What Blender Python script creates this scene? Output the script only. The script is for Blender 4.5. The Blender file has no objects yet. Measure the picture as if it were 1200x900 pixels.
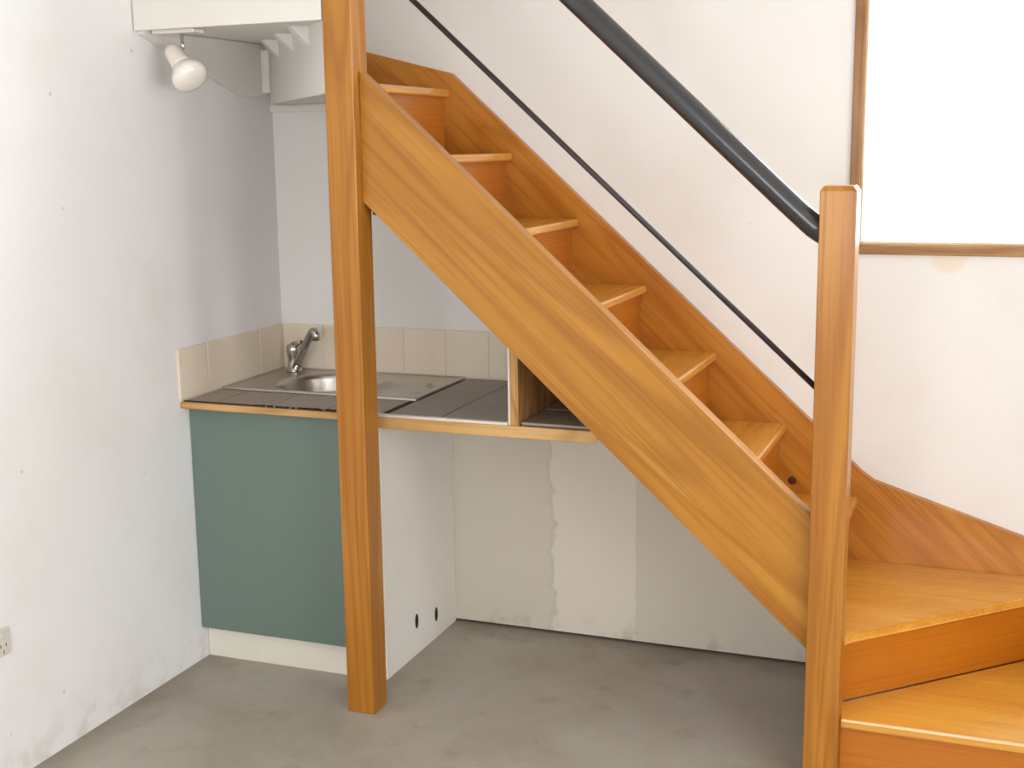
import bpy, bmesh, math, random
from mathutils import Vector, Matrix
random.seed(7)
S = bpy.context.scene
COL = S.collection

# ------------------------------------------------------------------ camera, sky, exposure
CAM = (2.4801, -4.1245, 1.7075); YAW, PITCH, ROLL = .3653, .1833, -.0126; FPX = 1521.74
cd = bpy.data.cameras.new('camera'); cam = bpy.data.objects.new('camera', cd); COL.objects.link(cam)
cd.sensor_fit = 'HORIZONTAL'; cd.sensor_width = 36; cd.lens = FPX / 1200 * 36; cd.clip_start = .02
cy, sy, cp, sp = math.cos(YAW), math.sin(YAW), math.cos(PITCH), math.sin(PITCH)
f = Vector((-sy*cp, cy*cp, -sp)); r = Vector((cy, sy, 0)); u = r.cross(f)
c_, s_ = math.cos(ROLL), math.sin(ROLL)
r2, u2 = c_*r + s_*u, -s_*r + c_*u
M = Matrix((r2, u2, -f)).transposed().to_4x4(); M.translation = CAM
cam.matrix_world = M
S.camera = cam

W = bpy.data.worlds.new('overcast_sky'); S.world = W; W.use_nodes = True
bg = W.node_tree.nodes['Background']; bg.inputs[0].default_value = (.90, .95, 1.0, 1); bg.inputs[1].default_value = 11.0
S.view_settings.view_transform = 'Standard'; S.view_settings.look = 'None'
S.view_settings.gamma = 1; S.view_settings.use_curve_mapping = False
S.view_settings.exposure = 0.05

def portal(loc, rot, sx, sy_):
    d = bpy.data.lights.new('portal', 'AREA'); d.shape = 'RECTANGLE'; d.size = sx; d.size_y = sy_
    d.cycles.is_portal = True
    o = bpy.data.objects.new('portal', d); COL.objects.link(o); o.location = loc; o.rotation_euler = rot

# room and its openings
XR, YF, ZC = 4.6, -5.6, 2.8
W1 = (2.045, 3.25, 1.385, 2.45)          # window in the back wall: x0 x1 z0 z1
W2 = (-2.8, -2.0, .8, 2.1)            # unseen window assumed in the right wall, sized for its side light: y0 y1 z0 z1
W4 = (-5.4, -3.4, .25, 2.5)               # unseen window added in the right wall beside the camera to light left wall
D1 = (.9, 2.9, 1.0, 2.2)               # unseen window added behind the camera for front fill light: x0 x1 z0 z1
portal(((W1[0]+W1[1])/2, .10, (W1[2]+W1[3])/2), (-math.pi/2, 0, 0), W1[1]-W1[0], W1[3]-W1[2])
portal((XR+.10, (W2[0]+W2[1])/2, (W2[2]+W2[3])/2), (0, math.pi/2, 0), W2[3]-W2[2], W2[1]-W2[0])
portal((XR+.10, (W4[0]+W4[1])/2, (W4[2]+W4[3])/2), (0, math.pi/2, 0), W4[3]-W4[2], W4[1]-W4[0])
portal(((D1[0]+D1[1])/2, YF-.10, (D1[2]+D1[3])/2), (math.pi/2, 0, 0), D1[1]-D1[0], D1[3]-D1[2])

# ------------------------------------------------------------------ materials
def srgb(r, g, b):
    k = lambda v: (v/255/12.92) if v/255 <= .04045 else ((v/255+.055)/1.055)**2.4
    return (k(r), k(g), k(b), 1)

class NT:
    def __init__(s, name):
        s.m = bpy.data.materials.new(name); s.m.use_nodes = True
        s.t = s.m.node_tree; s.b = s.t.nodes['Principled BSDF']
        s.tc = None
    def n(s, typ, **kw):
        n = s.t.nodes.new(typ)
        for k, v in kw.items():
            if hasattr(n, k): setattr(n, k, v)
        return n
    def l(s, a, b): s.t.links.new(a, b)
    def coord(s, scale=(1, 1, 1), rand=True):
        tc = s.n('ShaderNodeTexCoord')
        out = tc.outputs['Object']
        if rand:
            oi = s.n('ShaderNodeObjectInfo')
            m = s.n('ShaderNodeVectorMath', operation='SCALE'); m.inputs[0].default_value = (7.1, 3.3, 5.7)
            s.l(oi.outputs['Random'], m.inputs['Scale'])
            a = s.n('ShaderNodeVectorMath', operation='ADD'); s.l(out, a.inputs[0]); s.l(m.outputs[0], a.inputs[1]); out = a.outputs[0]
        mp = s.n('ShaderNodeMapping'); mp.inputs['Scale'].default_value = scale; s.l(out, mp.inputs['Vector'])
        return mp.outputs[0]
    def noise(s, vec, scale, detail=4, rough=.55, dist=0):
        n = s.n('ShaderNodeTexNoise'); s.l(vec, n.inputs['Vector'])
        n.inputs['Scale'].default_value = scale; n.inputs['Detail'].default_value = detail
        n.inputs['Roughness'].default_value = rough; n.inputs['Distortion'].default_value = dist
        return n.outputs['Fac']
    def math(s, op, a, b=None, c=None, clamp=False):
        n = s.n('ShaderNodeMath', operation=op); n.use_clamp = clamp
        for i, v in enumerate((a, b, c)):
            if v is None: continue
            if isinstance(v, (int, float)): n.inputs[i].default_value = v
            else: s.l(v, n.inputs[i])
        return n.outputs[0]
    def ramp(s, fac, stops):
        n = s.n('ShaderNodeValToRGB'); s.l(fac, n.inputs[0]); e = n.color_ramp.elements
        while len(e) < len(stops): e.new(.5)
        for i, (p, c) in enumerate(stops): e[i].position = p; e[i].color = c
        return n.outputs[0]
    def step(s, v, a, b):
        n = s.n('ShaderNodeMapRange', interpolation_type='SMOOTHSTEP'); s.l(v, n.inputs[0])
        n.inputs[1].default_value = a; n.inputs[2].default_value = b
        return n.outputs[0]
    def mix(s, fac, a, b, blend='MIX'):
        n = s.n('ShaderNodeMix', data_type='RGBA', blend_type=blend)
        for i, v in ((0, fac), (6, a), (7, b)):
            if isinstance(v, (int, float, tuple)): n.inputs[i].default_value = v
            else: s.l(v, n.inputs[i])
        return n.outputs[2]
    def bump(s, h, strength=.1, dist=.002):
        n = s.n('ShaderNodeBump'); n.inputs['Strength'].default_value = strength; n.inputs['Distance'].default_value = dist
        s.l(h, n.inputs['Height']); s.l(n.outputs[0], s.b.inputs['Normal'])
    def col(s, c):
        if isinstance(c, tuple): s.b.inputs['Base Color'].default_value = c
        else: s.l(c, s.b.inputs['Base Color'])
    def set(s, **kw):
        for k, v in kw.items():
            i = s.b.inputs[k.replace('_', ' ')]
            if isinstance(v, (int, float, tuple)): i.default_value = v
            else: s.l(v, i)
        return s.m

def wood(name, base, dark, light, bands=26, contrast=.55, rough=.33, coat=.25, stretch=.22, knot=True):
    w = NT(name)
    v = w.coord((stretch, 1, 1))
    n0 = w.noise(v, 5.5, 1.5, .45, .25)
    ring = w.math('SINE', w.math('MULTIPLY', n0, bands*2.6))
    ring = w.math('MULTIPLY_ADD', ring, .5, .5)
    ring = w.math('POWER', ring, 2.2)
    v2 = w.coord((.02, 1, 1))
    fine = w.noise(v2, 120, 3, .6)
    broad = w.noise(w.coord((.15, 1, 1)), 9, 2)
    c = w.mix(w.step(broad, .3, .7), base, light)
    c = w.mix(w.math('MULTIPLY', ring, contrast), c, dark)
    c = w.mix(w.math('MULTIPLY', w.step(fine, .48, .68), .45), c, dark)
    if knot:
        vo = w.n('ShaderNodeTexVoronoi'); w.l(w.coord((.55, 1, 1)), vo.inputs['Vector']); vo.inputs['Scale'].default_value = 2.1
        k = w.step(vo.outputs['Distance'], .075, .03)
        c = w.mix(w.math('MULTIPLY', k, .75), c, (dark[0]*.35, dark[1]*.28, dark[2]*.3, 1))
    w.col(c); w.bump(fine, .06, .001)
    return w.set(Specular_IOR_Level=.35, Roughness=w.math('MULTIPLY_ADD', fine, .14, rough-.06), Coat_Weight=coat, Coat_Roughness=.17)

PINE = wood('varnished_pine', srgb(166, 106, 30), srgb(136, 76, 16), srgb(180, 122, 46), bands=34, contrast=.45, stretch=.05, coat=.1, knot=False)
STRING = wood('varnished_stringer', srgb(168, 110, 30), srgb(136, 78, 16), srgb(182, 126, 46), bands=24, contrast=.42, stretch=.085, rough=.32, coat=.12, knot=False)
WSTRING = wood('varnished_wall_board', srgb(180, 112, 32), srgb(142, 78, 16), srgb(194, 130, 48), bands=18, contrast=.4, stretch=.16, rough=.36, coat=.2)
TREAD = wood('varnished_tread', srgb(210, 144, 46), srgb(182, 112, 30), srgb(218, 158, 62), bands=14, contrast=.22, stretch=.1, rough=.28, coat=1.0, knot=False)
RISER = wood('varnished_riser', srgb(180, 102, 18), srgb(158, 86, 12), srgb(188, 112, 26), bands=9, contrast=.15, stretch=.1, rough=.34, coat=.35, knot=False)
EDGING = wood('timber_edging', srgb(192, 146, 88), srgb(150, 104, 54), srgb(206, 164, 108), bands=26, contrast=.4, rough=.5, coat=0, knot=False)
DIVW = wood('rough_divider_board', srgb(186, 140, 84), srgb(128, 86, 44), srgb(200, 156, 100), bands=30, contrast=.45, rough=.6, coat=0, knot=False)
FRAMEW = wood('window_timber', srgb(150, 104, 58), srgb(112, 70, 34), srgb(168, 124, 76), bands=24, contrast=.35, rough=.5, coat=.1, knot=False)
BEADW = wood('window_bead_timber', srgb(206, 176, 136), srgb(168, 132, 92), srgb(216, 190, 154), bands=24, contrast=.3, rough=.4, coat=.2, knot=False)

def wall_mat(name, tint, marks=None, dirt=.12):
    w = NT(name); v = w.coord((1, 1, 1), rand=False)
    n = w.noise(v, 1.7, 5, .6); fine = w.noise(v, 160, 2)
    d = tuple(t*k for t, k in zip(tint[:3], (.86, .82, .74))) + (1,)
    c = w.mix(w.math('MULTIPLY', w.step(n, .45, .75), dirt*3), tint, d)
    vo = w.n('ShaderNodeTexVoronoi'); w.l(v, vo.inputs['Vector']); vo.inputs['Scale'].default_value = 6.5
    spk = w.math('MULTIPLY', w.step(vo.outputs['Distance'], .045, .02), w.step(w.noise(v, 2.3, 2), .5, .6))
    c = w.mix(w.math('MULTIPLY', spk, .35), c, srgb(120, 105, 90))
    if marks: c = marks(w, v, c)
    w.col(c); w.bump(w.math('ADD', w.math('MULTIPLY', fine, .35), n), .12, .004)
    return w.set(Roughness=.62)

def back_marks(w, v, c):
    sep = w.n('ShaderNodeSeparateXYZ'); w.l(v, sep.inputs[0]); X, Z = sep.outputs[0], sep.outputs[2]
    wob = w.math('MULTIPLY_ADD', w.noise(v, 9, 4, .65), .10, -.05)
    xw = w.math('ADD', X, wob)
    # bare wallboard under the bench, unpainted plaster patch where the boards meet
    low = w.math('MULTIPLY', w.step(w.math('MULTIPLY_ADD', w.step(X, 1.49, 1.51), .32, Z), .862, .858), w.step(X, 2.04, 2.03))
    c = w.mix(w.math('MULTIPLY', low, .9), c, srgb(204, 194, 177))
    patch = w.math('MULTIPLY', w.step(xw, 1.045, 1.055), w.step(w.math('ADD', X, w.math('MULTIPLY', wob, .15)), 1.352, 1.343))
    c = w.mix(w.math('MULTIPLY', w.math('MULTIPLY', patch, low), .85), c, srgb(222, 212, 197))
    # hairlines along the patch
    e = w.math('MULTIPLY', w.math('MULTIPLY', w.step(xw, 1.03, 1.045), w.step(xw, 1.06, 1.045)), low)
    c = w.mix(w.math('MULTIPLY', e, .14), c, srgb(150, 135, 115))
    # tan blot under the window
    dx = w.math('MULTIPLY', w.math('SUBTRACT', X, 2.315), 1.0); dz = w.math('MULTIPLY', w.math('SUBTRACT', Z, 1.345), 1.25)
    rr = w.math('SQRT', w.math('ADD', w.math('MULTIPLY', dx, dx), w.math('MULTIPLY', dz, dz)))
    c = w.mix(w.math('MULTIPLY', w.step(rr, .062, .035), .45), c, srgb(222, 198, 160))
    # scuffing close to the floor
    c = w.mix(w.math('MULTIPLY', w.math('MULTIPLY', w.step(Z, .10, .0), w.step(w.noise(v, 14, 4), .5, .7)), .4), c, srgb(150, 132, 110))
    return c
def left_marks(w, v, c):
    sep = w.n('ShaderNodeSeparateXYZ'); w.l(v, sep.inputs[0]); Z = sep.outputs[2]
    c = w.mix(w.math('MULTIPLY', w.math('MULTIPLY', w.step(Z, .16, .0), w.step(w.noise(v, 11, 4), .45, .65)), .26), c, srgb(168, 150, 120))
    return c
WALLB = wall_mat('painted_back_wall', srgb(229, 226, 222), back_marks)
WALLL = wall_mat('painted_left_wall', srgb(233, 231, 230), left_marks)
WALLP = wall_mat('painted_wall', srgb(234, 229, 222))
WHITE = wall_mat('white_painted_board', srgb(224, 219, 212), dirt=.08)
PLINTH = wall_mat('white_plinth_paint', srgb(228, 222, 208), dirt=.25)
ENDP = wall_mat('bare_white_board', srgb(240, 236, 229), dirt=.1)

def plain(name, c, rough=.5, metal=0, var=.08, scale=20, **kw):
    w = NT(name); v = w.coord(); n = w.noise(v, scale, 3)
    d = tuple(x*(1-var*2) for x in c[:3]) + (1,)
    w.col(w.mix(n, d, c)); return w.set(Roughness=rough, Metallic=metal, **kw)
GREEN = plain('grey_green_laminate', srgb(106, 122, 113), .42, var=.03, scale=6)
STEEL = plain('stainless_steel', srgb(196, 192, 186), .28, 1, .05, 30)
CHROME = plain('chrome', srgb(200, 198, 196), .12, 1, .02)
BLACK = plain('black_rail_paint', srgb(44, 44, 46), .28, 0, .05, Coat_Weight=.3)
DARKR = plain('dark_rail_metal', srgb(52, 44, 44), .4, .2, .05)
DARKM = plain('dark_screw_metal', srgb(48, 42, 40), .5, .4)
ALU = plain('pale_metal_trim', srgb(222, 210, 196), .4, .35, .03)
PLUG = plain('beige_plug', srgb(206, 192, 160), .4, 0, .05)
PLAST = plain('aged_white_plastic', srgb(214, 207, 196), .4, 0, .04)
ENAMEL = plain('white_enamel', srgb(232, 222, 212), .25, 0, .02, Coat_Weight=.4)
BULB = plain('pearl_bulb_glass', srgb(236, 228, 218), .12, 0, .02, Coat_Weight=.6)
KNOT = plain('knot_wood', srgb(96, 48, 14), .4, 0, .2, 60)
HOLE = plain('dark_cavity', srgb(40, 32, 26), .9)
GROUT = plain('grout', srgb(222, 210, 192), .9)
DGROUT = plain('dark_grout', srgb(62, 56, 52), .9)

def tile_mat(name, c, rough, var, mott=14):
    w = NT(name); oi = w.n('ShaderNodeObjectInfo'); v = w.coord()
    n = w.noise(v, mott, 4, .6)
    d = tuple(x*(1-var) for x in c[:3]) + (1,)
    cc = w.mix(w.math('MULTIPLY_ADD', oi.outputs['Random'], .5, w.math('MULTIPLY', n, .5)), d, c)
    w.col(cc); w.bump(n, .1, .002); return w.set(Roughness=rough)
WTILE = tile_mat('beige_wall_tile', srgb(232, 217, 195), .3, .1)
STILE = tile_mat('slate_grey_tile', srgb(150, 140, 132), .42, .25, 18)
BTILE = tile_mat('brown_grey_tile', srgb(160, 147, 134), .4, .2, 18)

w = NT('worn_concrete'); v = w.coord((1, 1, 1), rand=False)
n1 = w.noise(v, 1.6, 6, .62, .4); n2 = w.noise(v, 7, 5, .6); n3 = w.noise(v, 90, 3)
c = w.ramp(n1, [(.3, srgb(150, 141, 126)), (.5, srgb(169, 161, 147)), (.72, srgb(180, 174, 163))])
c = w.mix(w.math('MULTIPLY', w.step(n2, .56, .75), .35), c, srgb(128, 114, 94))
c = w.mix(w.math('MULTIPLY', w.step(n3, .6, .75), .25), c, srgb(96, 84, 72))
vo = w.n('ShaderNodeTexVoronoi'); w.l(v, vo.inputs['Vector']); vo.inputs['Scale'].default_value = 7
c = w.mix(w.math('MULTIPLY', w.step(vo.outputs['Distance'], .045, .02), .3), c, srgb(80, 70, 60))
sep = w.n('ShaderNodeSeparateXYZ'); w.l(v, sep.inputs[0])          # floor colour goes darker and browner along both walls
gy = w.step(w.math('ADD', sep.outputs[1], w.math('MULTIPLY', n2, .22)), -.06, .12)
gx = w.step(w.math('ADD', sep.outputs[0], w.math('MULTIPLY', n2, -.22)), .06, -.12)
c = w.mix(w.math('MULTIPLY', w.math('MAXIMUM', gy, gx), .45), c, srgb(104, 90, 72))
w.col(c); w.bump(w.math('ADD', n3, n2), .12, .003); CONC = w.set(Roughness=w.math('MULTIPLY_ADD', n2, .3, .42))

w = NT('window_glass')
tr = w.n('ShaderNodeBsdfTransparent'); gl = w.n('ShaderNodeBsdfGlossy'); gl.inputs['Roughness'].default_value = .02
fr = w.n('ShaderNodeFresnel'); fr.inputs[0].default_value = 1.45
mx = w.n('ShaderNodeMixShader'); geo = w.n('ShaderNodeNewGeometry')
w.l(w.math('MULTIPLY', fr.outputs[0], w.math('SUBTRACT', 1, geo.outputs['Backfacing'])), mx.inputs[0]); w.l(tr.outputs[0], mx.inputs[1]); w.l(gl.outputs[0], mx.inputs[2])
w.l(mx.outputs[0], w.t.nodes['Material Output'].inputs[0]); GLASS = w.m

# ------------------------------------------------------------------ mesh helpers
def box(bm, x0, x1, y0, y1, z0, z1, bev=0):
    vs = [bm.verts.new((x, y, z)) for x in (x0, x1) for y in (y0, y1) for z in (z0, z1)]
    fs = [bm.faces.new([vs[i] for i in q]) for q in ((0,1,3,2), (4,6,7,5), (0,4,5,1), (2,3,7,6), (0,2,6,4), (1,5,7,3))]
    if bev:
        es = list({e for f_ in fs for e in f_.edges})
        bmesh.ops.bevel(bm, geom=es, offset=bev, segments=2, profile=.5, affect='EDGES')
def prism(bm, poly, axis, a, b, bev=0):
    def P(p, t): return {'x': (t, p[0], p[1]), 'y': (p[0], t, p[1]), 'z': (p[0], p[1], t)}[axis]
    A = [bm.verts.new(P(p, a)) for p in poly]; B = [bm.verts.new(P(p, b)) for p in poly]
    n = len(poly); fs = [bm.faces.new(A), bm.faces.new(B[::-1])]
    for i in range(n): fs.append(bm.faces.new((A[i], B[i], B[(i+1) % n], A[(i+1) % n])))
    if bev:
        es = list({e for f_ in fs for e in f_.edges})
        bmesh.ops.bevel(bm, geom=es, offset=bev, segments=2, profile=.5, affect='EDGES')
def tube(bm, pts, rad, n=16):
    pts = [Vector(p) for p in pts]; rings = []
    rads = rad if isinstance(rad, (list, tuple)) else [rad]*len(pts)
    up = Vector((0, 0, 1)); d0 = (pts[1]-pts[0]).normalized()
    if abs(d0.dot(up)) > .95: up = Vector((0, 1, 0))
    for i, p in enumerate(pts):
        d = (pts[min(i+1, len(pts)-1)] - pts[max(i-1, 0)]).normalized()
        a = d.cross(up).normalized(); b = a.cross(d)
        rings.append([bm.verts.new(p + rads[i]*(math.cos(2*math.pi*k/n)*a + math.sin(2*math.pi*k/n)*b)) for k in range(n)])
    for A, B in zip(rings, rings[1:]):
        for k in range(n): bm.faces.new((A[k], A[(k+1) % n], B[(k+1) % n], B[k])).smooth = True
    bm.faces.new(rings[0][::-1]); bm.faces.new(rings[-1])
def lathe(bm, origin, axis, prof, n=28):
    """prof: (distance along axis, radius) pairs"""
    o = Vector(origin); d = Vector(axis).normalized()
    a = d.orthogonal().normalized(); b = d.cross(a); rings = []
    for h, r_ in prof:
        if r_ < 1e-6: rings.append([bm.verts.new(o + d*h)])
        else: rings.append([bm.verts.new(o + d*h + r_*(math.cos(2*math.pi*k/n)*a + math.sin(2*math.pi*k/n)*b)) for k in range(n)])
    for A, B in zip(rings, rings[1:]):
        for k in range(n):
            k2 = (k+1) % n
            if len(A) == 1 and len(B) == 1: continue
            if len(A) == 1: q = (A[0], B[k2], B[k])
            elif len(B) == 1: q = (A[k], A[k2], B[0])
            else: q = (A[k], A[k2], B[k2], B[k])
            bm.faces.new(q).smooth = True
    if len(rings[0]) > 1: bm.faces.new(rings[0])
    if len(rings[-1]) > 1: bm.faces.new(rings[-1][::-1])
NEW = bmesh.new
GX, GY, GZ = Matrix.Identity(3), Matrix.Rotation(math.pi/2, 3, 'Z'), Matrix.Rotation(-math.pi/2, 3, 'Y')
def obj(name, bm, mat, parent=None, grain=None, label=None, at=None):
    """bm is in world space; the object's own frame sits at its middle (or `at`), local X along the grain."""
    bmesh.ops.recalc_face_normals(bm, faces=bm.faces[:])
    if at is None:
        lo = [min(v.co[i] for v in bm.verts) for i in range(3)]; hi = [max(v.co[i] for v in bm.verts) for i in range(3)]
        at = [(l+h)/2 for l, h in zip(lo, hi)]
    Mx = (grain or GX).to_4x4(); Mx.translation = at
    bm.transform(Mx.inverted())
    me = bpy.data.meshes.new(name); bm.to_mesh(me); bm.free(); me.materials.append(mat)
    o = bpy.data.objects.new(name, me); COL.objects.link(o)
    place(o, Mx, parent)
    if label: o['label'] = label
    return o
WORLD = {}
def place(o, Mx, parent):
    WORLD[o] = Mx
    if parent: o.parent = parent; o.matrix_local = WORLD[parent].inverted() @ Mx
    else: o.matrix_world = Mx
def thing(name, label, cat, loc, group=None):
    o = bpy.data.objects.new(name, None); COL.objects.link(o); o.empty_display_size = .1
    place(o, Matrix.Translation(loc), None); o['label'] = label; o['category'] = cat
    if group: o['group'] = group
    return o
def dup(o, loc, parent):
    c = o.copy(); COL.objects.link(c); Mx = WORLD[o].copy(); Mx.translation = loc; place(c, Mx, parent); return c
def struct(name, bm, mat, parent=None, at=(0, 0, 0), grain=None):
    o = obj(name, bm, mat, parent, at=at, grain=grain)
    if parent is None: o['kind'] = 'structure'
    return o

# ------------------------------------------------------------------ the room
bm = NEW(); box(bm, -.12, XR+.12, YF-.12, .12, -.1, 0); struct('floor', bm, CONC)
bm = NEW(); box(bm, -.12, XR+.12, YF-.12, .12, ZC, ZC+.1); struct('ceiling', bm, WALLP)
bm = NEW(); box(bm, -.12, 0, YF-.12, .12, 0, ZC); wall_left = struct('wall_left', bm, WALLL)
bm = NEW()
x0, x1, z0, z1 = W1
box(bm, 0, x0, 0, .12, .009, ZC); box(bm, x1, XR, 0, .12, .009, ZC)
box(bm, x0, x1, 0, .12, .009, z0); box(bm, x0, x1, 0, .12, z1, ZC)
wall_back = struct('wall_back', bm, WALLB)
bm = NEW(); box(bm, 0, XR, .014, .12, 0, .009); struct('dark_gap_strip', bm, HOLE, wall_back, at=None)  # dark strip added to close the wall-base gap, its shade put in the colour
bm = NEW(); y0, y1, z0, z1 = W2
box(bm, XR, XR+.12, YF-.12, W4[0], 0, ZC); box(bm, XR, XR+.12, W4[1], y0, 0, ZC); box(bm, XR, XR+.12, y1, .12, 0, ZC)
for ya, yb in ((y0, y1), W4[:2]): box(bm, XR, XR+.12, ya, yb, 0, z0); box(bm, XR, XR+.12, ya, yb, z1, ZC)
struct('wall_right', bm, WALLP)
bm = NEW(); x0, x1, z0, z1 = D1
box(bm, 0, x0, YF-.12, YF, 0, ZC); box(bm, x1, XR, YF-.12, YF, 0, ZC); box(bm, x0, x1, YF-.12, YF, z1, ZC); box(bm, x0, x1, YF-.12, YF, 0, z0); struct('wall_front', bm, WALLP)

def window(name, axis, p, a0, a1, z0, z1, out, mull=()):
    """casing proud of the wall, rebated bead inside, one pane.  axis: direction of the wall's run; p: wall face; out: sign into the room"""
    e = bpy.data.objects.new(name, None); COL.objects.link(e); e['kind'] = 'structure'
    place(e, Matrix.Translation((((a0+a1)/2, p, z0) if axis == 'x' else (p, (a0+a1)/2, z0))), None)
    def bar(nm, u0, u1, q0, q1, v0, v1, mat, bev=.003, grain=GX):
        b = NEW(); lo, hi = sorted((p+out*q0, p+out*q1))
        if axis == 'x': box(b, u0, u1, lo, hi, v0, v1, bev)
        else: box(b, lo, hi, u0, u1, v0, v1, bev)
        return obj(nm, b, mat, e, grain)
    g = GX if axis == 'x' else GY
    for nm, t, i, q0, q1 in (('casing', .030, .004, -.03, .014), ('bead', .010, .014, -.05, .006)):
        m_ = FRAMEW if nm == 'casing' else BEADW
        bar(nm, a0-t+i, a0+i, q0, q1, z0-t+i, z1+t-i, m_, grain=GZ); bar(nm, a1-i, a1+t-i, q0, q1, z0-t+i, z1+t-i, m_, grain=GZ)
        bar(nm, a0+i, a1-i, q0, q1, z0-t+i, z0+i, m_, grain=g); bar(nm, a0+i, a1-i, q0, q1, z1-i, z1+t-i, m_, grain=g)
    for m in mull: bar('mullion', m-.025, m+.025, -.06, 0, z0, z1, FRAMEW, grain=GZ)
    cuts = [a0] + list(mull) + [a1]
    for u0, u1 in zip(cuts, cuts[1:]): bar('pane', u0, u1, -.048, -.043, z0, z1, GLASS, 0)
    return e
window('window_1', 'x', 0, W1[0], W1[1], W1[2], W1[3], -1)
window('unseen_window_2', 'y', XR, W2[0], W2[1], W2[2], W2[3], -1)
window('added_window_4', 'y', XR, W4[0], W4[1], W4[2], W4[3], -1)
window('added_window_3', 'x', YF, D1[0], D1[1], D1[2], D1[3], 1, (1.9,))

# splashback tiles, one row on each wall, each tile a part of its wall
P_ = .1625
def one_tile(x0_, x1_, y0_, y1_, z0_, z1_, mat, parent, bev=.002):
    b = NEW(); box(b, x0_, x1_, y0_, y1_, z0_, z1_, bev); return obj('tile', b, mat, parent)
bm = NEW(); box(bm, .0, 1.40, -.0072, 0, .898, 1.066); struct('grout_bed', bm, GROUT, wall_back, at=None)
bm = NEW(); box(bm, .0, .0072, -.655, -.0075, .898, 1.066); struct('grout_bed', bm, GROUT, wall_left, at=None)
t0 = one_tile(.0095, .0095+P_-.002, -.0085, -.0005, .905, 1.069, WTILE, wall_back)
for i in range(1, 7):
    dup(t0, (.0095+P_*i+(P_-.002)/2, -.0045+random.uniform(-.0006, .0004), .987), wall_back)
b = .0
t1 = one_tile(.0005, .0085, -.0095-P_+.0035, -.0095, .905, 1.069, WTILE, wall_left)
for i in range(1, 4):
    dup(t1, (.0045+random.uniform(-.0006, .0004), -.0095-P_*i-(P_-.002)/2, .987), wall_left)

# ------------------------------------------------------------------ staircase
st = thing('staircase', 'honey varnished timber staircase with winder steps, tall posts and black rails', 'staircase', (2.08, -.77, 0))
XS = 2.83                                   # open right-hand side of the winders
YB, YS0, YS1 = -.03, -.780, -.734          # wall board face, outer stringer front and back
NX = [2.0795, 1.851, 1.622, 1.388, 1.156, .925, .704]      # nosings of steps 3..9
NZ = [.596, .818, 1.038, 1.248, 1.461, 1.676, 1.887]
SL = math.atan2(1.188, 1.295)              # pitch of the flight (falls towards +x)
GS = Matrix.Rotation(SL, 3, 'Y')
# outer stringer
zt = lambda x: 1.925 - .9174*(x-.739)
zb = lambda x: 1.532 - .9222*(x-.77)
xa, xb = .7526, 2.0376
bm = NEW(); prism(bm, [(xa, zb(xa)), (xb, zb(xb)), (xb, zt(xb)), (xa, zt(xa))], 'y', YS0, YS1, .0025)
obj('stringer', bm, STRING, st, GS)
# board along the wall
bm = NEW(); top = [(.30, 2.043), (.38, 2.023), (.708, 1.94), (1.94, .817), (2.05, .712), (2.085, .676), (2.125, .648), (2.574, .508), (XS, .430)]
bot = [(XS, .004), (2.36, .004), (.75, 1.50), (.30, 1.87)]
prism(bm, top + bot, 'y', YB, -.0005, .002); ws_ = obj('wall_stringer', bm, WSTRING, st, GS)
bm = NEW(); prism(bm, [(-.031, .43), (-.88, .24), (-.88, .004), (-.031, .004)], 'x', XS-.0295, XS, .002)
obj('end_stringer', bm, WSTRING, st, GY)
q = NEW(); lathe(q, (1.873, YB+.0005, .632), (0, -1, 0), [(0, .015), (.0008, .0135), (.0011, .006), (.0012, 0)], 14); obj('knot', q, KNOT, ws_, None, 'dark knot in the wall board')
# winders
TT = .026
newel_r = 2.1285
def step_tread(poly, z, grain, lab=None):
    b = NEW(); prism(b, poly, 'z', z-TT, z, .0055); return obj('tread', b, TREAD, st, grain, lab)
def riser_box(xc, z0, z1):
    b = NEW(); box(b, xc-.018, xc, YS1, YB, z0, z1); obj('riser', b, RISER, st, GY)
step_tread([(newel_r, -.79), (2.80, -.79), (2.80, YB), (2.765, YB), (2.068, -.7252), (newel_r, -.7252)], .187, GX, 'wide lowest winder tread')
b = NEW(); box(b, newel_r, 2.80, -.768, -.75, 0, .187-TT); obj('riser', b, RISER, st, GX)
step_tread([(newel_r, -.692), (2.79, YB), (2.036, YB), (2.036, -.7268), (newel_r, -.7268)], .39, GX, 'triangular winder tread')
d45 = Matrix.Rotation(math.pi/4, 3, 'Z')
b = NEW(); k = .022*math.sqrt(2); kk = k + .018*math.sqrt(2)
prism(b, [(2.8205-k-.7252, -.7252), (2.79-k, YB-.0005), (2.79-kk, YB-.0005), (2.8205-kk-.7252, -.7252)], 'z', .187, .39-TT); obj('riser', b, RISER, st, d45)
# straight flight
for i, (x, z) in enumerate(zip(NX, NZ)):
    prev = .39 if i == 0 else NZ[i-1]
    y_in = -.7262 if i == 0 else YS1
    b = NEW(); box(b, x-.040, x-.022, y_in, YB, prev, z-TT); obj('riser', b, RISER, st, GY)
    if i < 6: step_tread([(NX[i+1]-.042, y_in), (x, y_in), (x, YB), (NX[i+1]-.042, YB)], z, GY)
    else: step_tread([(.700, -.7262), (x, -.7262), (x, YB), (.056, YB), (.056, -.045), (.654, -.733), (.654, -.7262)], z, GY, 'top turning tread')
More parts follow.
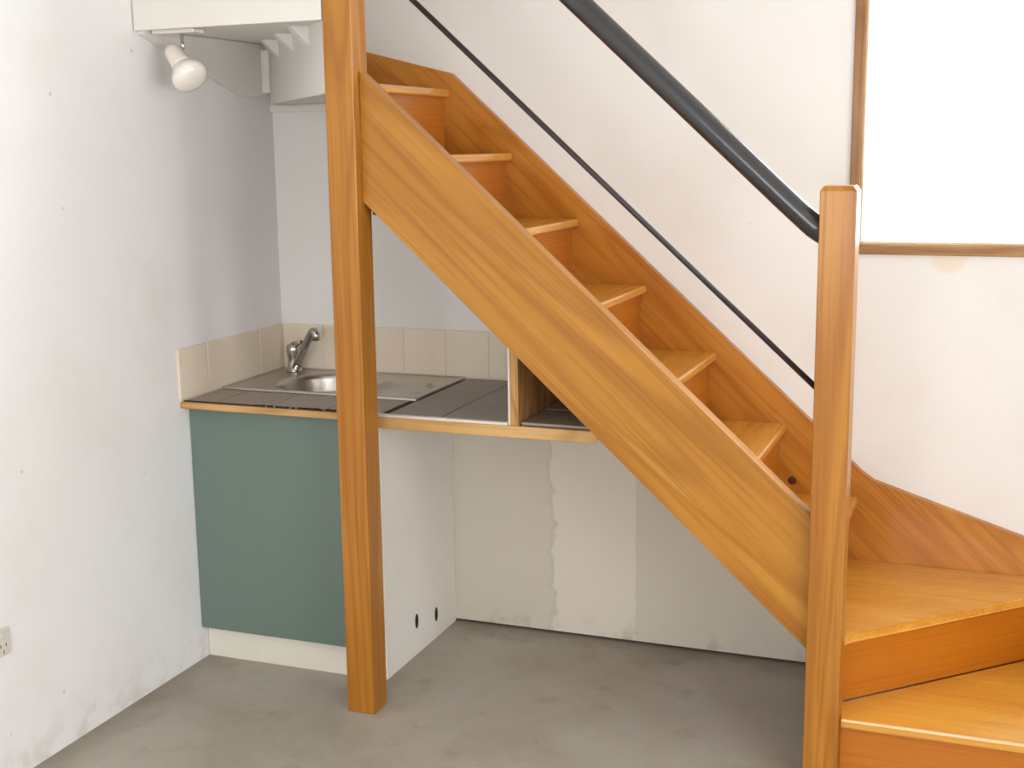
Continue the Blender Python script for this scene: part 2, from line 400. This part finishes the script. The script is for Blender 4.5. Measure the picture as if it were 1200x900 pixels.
# riser of the turn at the top, painted white on its underside
b = NEW(); prism(b, [(.03, -.062), (.655, -.79), (.675, -.785), (.675, -.76), (.05, -.045)], 'z', 1.853, 2.056); obj('riser', b, WHITE, st, None, 'white painted back of the diagonal top riser')
b = NEW(); prism(b, [(.655, -.72), (.655, YB), (.056, YB), (.056, -.045)], 'z', 1.853, 1.887-TT); obj('tread_lining', b, WHITE, st, None, 'white lining under the top tread')
# posts
b = NEW(); px, py = .6626, -.8169
prism(b, [(px, 0), (px+.09, 0), (px+.09, ZC), (px+.004, ZC), (px+.004, 1.965), (px, 1.955)], 'y', py, py+.09, .003)
obj('full_height_post', b, PINE, st, GZ, 'tall honey pine post running from floor past the landing')
b = NEW(); nx, ny, nz = 2.0376, -.8156, 1.594
box(b, nx, nx+.09, ny, ny+.09, 0, nz-.010, .003)
vs = [b.verts.new(p) for p in ((nx+.001, ny+.001, nz-.011), (nx+.089, ny+.001, nz-.011), (nx+.089, ny+.089, nz-.011), (nx+.001, ny+.089, nz-.011),
      (nx+.009, ny+.009, nz), (nx+.081, ny+.009, nz), (nx+.081, ny+.081, nz), (nx+.009, ny+.081, nz))]
for q in ((0,1,5,4), (1,2,6,5), (2,3,7,6), (3,0,4,7), (4,5,6,7), (3,2,1,0)): b.faces.new([vs[i] for i in q])
obj('newel_post', b, PINE, st, GZ, 'short bottom newel post with chamfered top')
# rails
yr = -.770
zr = lambda x: 1.474 + (2.0376-x)*.925
b = NEW(); pts = [(2.060, yr, 1.466), (2.022, yr, 1.4905), (2.0, yr, zr(2.0)+.001)] + [(x, yr, zr(x)) for x in (1.95, 1.7, 1.4, 1.1, .7526)]
tube(b, pts, .0305, 24); rail = obj('handrail', b, BLACK, st, GS, 'thick black round handrail')
zl = lambda x: 1.077 + (2.0376-x)*.912
b = NEW(); tube(b, [(2.038, yr, zl(2.038)), (.7526, yr, zl(.7526))], .0078, 12); low = obj('lower_rail', b, DARKR, st, GS, 'thin dark lower guard rail')
def screw(parent, p, ax, r_=.006, h=.005):
    b = NEW(); lathe(b, p, ax, [(-.001, r_*.9), (0, r_), (h*.5, r_*.9), (h, r_*.3), (h, 0)], 12); obj('screw_head', b, DARKM, parent)
screw(low, (2.0376, yr, 1.113), (-1, 0, 0)); screw(low, (2.0376, yr, 1.043), (-1, 0, 0))
screw(rail, (2.0376, yr, 1.53), (-1, 0, 0)); screw(rail, (2.0376, yr, 1.415), (-1, 0, 0))
screw(st, (.782, -.757, zb(.782)-.001), (-.68, 0, -.74), .009, .012)

# ------------------------------------------------------------------ landing over the sink corner
ld = thing('landing', 'white painted landing underside over the sink corner with a front fascia board', 'landing', (.0, -.76, 2.05))
b = NEW(); prism(b, [(.004, -.778), (.660, -.8165), (.660, -.797), (.004, -.758)], 'z', 2.052, 2.36, .002); obj('fascia', b, WHITE, ld)
b = NEW(); prism(b, [(.004, -.757), (.654, -.795), (.654, -.79), (.03, -.062), (.004, -.004)], 'z', 2.057, 2.09); obj('soffit_panel', b, WHITE, ld)
b = NEW(); prism(b, [(-.756, 2.056), (-.756, 2.043), (-.222, 1.876), (-.008, 1.884), (-.008, 2.056)], 'x', .0005, .024, .002); obj('side_board', b, WHITE, ld)
b = NEW(); box(b, .025, .056, -.105, -.068, 1.890, 2.035, .002); obj('corner_cleat', b, WHITE, ld)
b = NEW(); box(b, .001, .62, -.018, -.0005, 1.826, 1.852, .002); obj('wall_batten', b, WHITE, ld)
dv = Vector((.625, -.728, 0)).normalized(); nv = Vector((dv.y, -dv.x, 0))     # along the riser, and out of it towards the room
if nv.x > 0: nv = -nv
for t in (.16, .42, .68):
    p = Vector((.03, -.062, 2.0565)) + dv*t; L, H_, D_ = .05, .055, .055
    b = NEW(); A = [p, p+nv*D_, p-Vector((0, 0, H_))]; Bq = [q+dv*L for q in A]
    va = [b.verts.new(q) for q in A]; vb = [b.verts.new(q) for q in Bq]
    b.faces.new(va); b.faces.new(vb[::-1])
    for i in range(3): b.faces.new((va[i], va[(i+1) % 3], vb[(i+1) % 3], vb[i]))
    obj('glue_block', b, WHITE, ld)

# spot lamp under the fascia
sl = thing('spot_lamp', 'white swivel spot lamp with reflector bulb under the landing fascia', 'lamp', (.12, -.70, 2.055))
b = NEW(); box(b, .035, .185, -.735, -.675, 2.044, 2.0565, .004); obj('base_plate', b, ENAMEL, sl)
b = NEW(); tube(b, [(.122, -.705, 2.046), (.124, -.707, 2.015), (.130, -.710, 2.000)], .0052, 10); obj('stem', b, CHROME, sl, None, 'chrome swivel stem')
ax = Vector((.66, -.22, -.70)).normalized(); o_ = Vector((.074, -.700, 2.006)); K = 1.2
lp = lambda P: [(h*K, r_*K) for h, r_ in P]
b = NEW(); lathe(b, o_, ax, lp([(0, 0), (.001, .011), (.006, .018), (.018, .0235), (.045, .0245), (.060, .026), (.066, .0265), (.066, .022)])); obj('lamp_holder', b, ENAMEL, sl)
b = NEW(); lathe(b, o_, ax, lp([(.060, .021), (.068, .026), (.080, .035), (.092, .043), (.102, .0465), (.110, .0455), (.120, .039), (.126, .026), (.129, .012), (.1295, 0)])); obj('bulb', b, BULB, sl)

# ------------------------------------------------------------------ sink bench
cb = thing('sink_cabinet', 'grey-green fronted sink cabinet with white plinth under the worktop', 'cabinet', (.33, -.58, 0))
b = NEW(); box(b, .002, .650, -.608, -.590, .112, .874, .0015); obj('front_panel', b, GREEN, cb, None, 'grey-green front panel')
b = NEW(); box(b, .002, .650, -.572, -.554, 0, .118, .001); obj('plinth', b, PLINTH, cb)
ep = NEW(); box(ep, .6505, .674, -.565, -.001, 0, .874, .001); endp = obj('end_panel', ep, ENDP, cb)
for y, z in ((-.335, .118), (-.175, .086)):
    b = NEW(); n = 20
    prism(b, [(y+.012*math.cos(2*math.pi*k/n), z+.026*math.sin(2*math.pi*k/n)) for k in range(n)], 'x', .664, .6748); obj('slot', b, HOLE, endp, None, 'dark oval slot cut in the panel')
b = NEW(); box(b, .02, .64, -.56, -.02, .13, .15); obj('cabinet_floor', b, WHITE, cb)

wt = thing('worktop', 'tiled worktop with pale timber edging running from sink corner under the stairs', 'worktop', (.7, -.33, .858))
SY0, SY1, SX0, SX1 = -.425, -.014, .012, .735
def around_sink(z0, z1, x1, ya, yb):
    b = NEW(); g = .02
    box(b, .001, SX1-g, ya, SY0+g, z0, z1); box(b, .001, SX0+g, SY0+g, SY1-g, z0, z1); box(b, .001, SX1-g, SY1-g, yb, z0, z1)
    return b
b = around_sink(.8745, .886, .70, -.640, -.010); box(b, SX1-.02, 1.395, -.640, -.010, .858, .886); obj('worktop_board', b, EDGING, wt)
b = NEW(); box(b, .001, .700, -.654, -.6402, .8755, .8965, .002); obj('edging', b, EDGING, wt)
b = NEW(); prism(b, [(.7005, -.654), (1.412, -.654), (1.398, -.6402), (.7005, -.6402)], 'z', .8575, .8935, .003); obj('edging', b, EDGING, wt)
b = NEW(); box(b, .7005, 1.1365, -.6555, -.6395, .8937, .9025, .001); obj('metal_trim', b, ALU, wt, None, 'pale metal edge strip')
b = around_sink(.8862, .8935, .70, -.6395, -.011); box(b, SX1-.02, 1.395, -.6395, -.011, .8862, .8935); obj('grout_bed', b, DGROUT, wt)
def grid(xs, ys, mat, z=.900):
    for a, b_ in zip(xs, xs[1:]):
        for c0, c1 in zip(ys, ys[1:]):
            q = NEW(); box(q, a+.0018, b_-.0018, c0+.0018, c1-.0018, .8936, z+random.uniform(-.0006, .0006), .0015); obj('tile', q, mat, wt)
grid([.001, .12, .32, .52, .715], [-.638, SY0-.004], BTILE)
grid([.742, .918, 1.1385], [-.638, -.435, -.225, -.012], STILE, .9025)
grid([1.172, 1.393], [-.638, -.435, -.225, -.012], BTILE, .9025)
q = NEW(); prism(q, [(.7175, -.638), (.7395, -.638), (.7395, SY0-.004), (.7175, SY0-.004)], 'z', .8936, .8995); obj('joint_strip', q, HOLE, wt, None, 'dark open joint beside the sink')
# chipped front lip of the tiles
x = .27
while x < .648:
    l_ = random.uniform(.004, .024); q = NEW()
    box(q, x, x+l_, -.6405, -.634+random.uniform(-.002, .010), .8945, .9009); obj('chip', q, HOLE, wt)
    x += l_ + random.choice((.001, .002, .009))
q = NEW(); box(q, .002, .27, -.6405, -.6375, .895, .9006); obj('chip', q, HOLE, wt)

dvb = thing('divider_board', 'upright rough timber divider with pale front strip between worktop and stairs', 'divider', (1.156, -.33, .903))
b = NEW(); box(b, 1.1445, 1.169, -.648, -.033, .8937, 1.205, .001); obj('board', b, DIVW, dvb, GZ)
b = NEW(); box(b, 1.1375, 1.1443, -.650, -.033, .8937, 1.205, .001); obj('lining_strip', b, ALU, dvb, None, 'pale laminate lining')

sk = thing('sink', 'stainless steel sink with round bowl and drainer set in the worktop corner', 'sink', (.37, -.22, .901))
BC = (.295, -.235); BR = .165
b = NEW(); angs = sorted({2*math.pi*k/56 for k in range(56)} | {math.atan2(y-BC[1], x-BC[0]) % (2*math.pi) for x in (SX0, SX1) for y in (SY0, SY1)})
def rect_pt(a, inset=0):
    c1, s1 = math.cos(a), math.sin(a); t = 1e9
    if c1 > 1e-9: t = min(t, (SX1-inset-BC[0])/c1)
    if c1 < -1e-9: t = min(t, (SX0+inset-BC[0])/c1)
    if s1 > 1e-9: t = min(t, (SY1-inset-BC[1])/s1)
    if s1 < -1e-9: t = min(t, (SY0+inset-BC[1])/s1)
    return (BC[0]+t*c1, BC[1]+t*s1)
rings = []
def ring(fn): rings.append([b.verts.new(fn(a)) for a in angs])
ring(lambda a: (*rect_pt(a, 0), .900)); ring(lambda a: (*rect_pt(a, .001), .9065)); ring(lambda a: (*rect_pt(a, .010), .9075)); ring(lambda a: (*rect_pt(a, .016), .9045))
for rr_, z in ((BR+.012, .9045), (BR+.006, .9035), (BR, .899), (BR-.006, .885), (BR-.012, .80), (BR-.03, .772), (BR-.07, .764), (.03, .762)):
    ring(lambda a, rr_=rr_, z=z: (BC[0]+rr_*math.cos(a), BC[1]+rr_*math.sin(a), z))
for A, B in zip(rings, rings[1:]):
    for k in range(len(angs)):
        fc = b.faces.new((A[k], A[(k+1) % len(angs)], B[(k+1) % len(angs)], B[k])); fc.smooth = A is not rings[3] and A is not rings[0]
b.faces.new(rings[-1]); obj('basin', b, STEEL, sk)
for k in range(7):
    y = -.34 + k*.028
    if abs(y+.165) < .03: x_end = .61
    else: x_end = .70
    q = NEW(); tube(q, [(.50, y, .9042), (x_end, y, .9042)], .0022, 8); obj('drainer_ridge', q, STEEL, sk)
q = NEW(); lathe(q, (.648, -.165, .9046), (0, 0, 1), [(0, .025), (.004, .0245), (.006, .021), (.0062, 0)], 24); obj('overflow_cap', q, PLUG, sk, None, 'beige round cap')
q = NEW(); lathe(q, (BC[0], BC[1], .7622), (0, 0, 1), [(0, .028), (.002, .027), (.001, .012), (0.001, 0)], 20); obj('drain', q, CHROME, sk)

fa = thing('mixer_tap', 'chrome mixer tap with raised slanting spout behind the sink bowl', 'tap', (.085, -.07, .905))
q = NEW(); lathe(q, (.085, -.07, .9050), (0, 0, 1), [(0, .030), (.006, .029), (.010, .0235), (.056, .0225), (.059, .0255), (.088, .0265), (.097, .022), (.101, .012), (.102, 0)], 24); obj('tap_body', q, CHROME, fa)
q = NEW(); tube(q, [(.096, -.078, .922), (.118, -.091, .952), (.198, -.136, 1.056), (.207, -.141, 1.065), (.218, -.148, 1.067), (.226, -.153, 1.058), (.228, -.154, 1.034)],
                [.016, .0155, .0145, .0145, .0145, .0145, .0155], 16); obj('spout', q, CHROME, fa)
q = NEW(); tube(q, [(.088, -.072, 1.000), (.108, -.082, 1.008), (.136, -.098, 1.018)], [.014, .010, .006], 12); obj('lever', q, CHROME, fa)

# ------------------------------------------------------------------ socket on the left wall
so = thing('wall_socket', 'small aged white double wall socket low on the left wall', 'socket', (.0, -1.553, .40))
b = NEW(); box(b, .0005, .009, -1.612, -1.494, .364, .440, .003); obj('faceplate', b, PLAST, so)
for y in (-1.585, -1.522):
    b = NEW(); box(b, .009, .0125, y-.007, y+.007, .418, .432, .001); obj('switch', b, PLAST, so)
    for dy, dz, in ((-.010, .0), (.010, .0), (0, -.018)):
        b = NEW(); box(b, .0085, .0093, y+dy-.0015, y+dy+.0015, .394+dz-.005, .394+dz+.005); obj('pin_slot', b, HOLE, so)
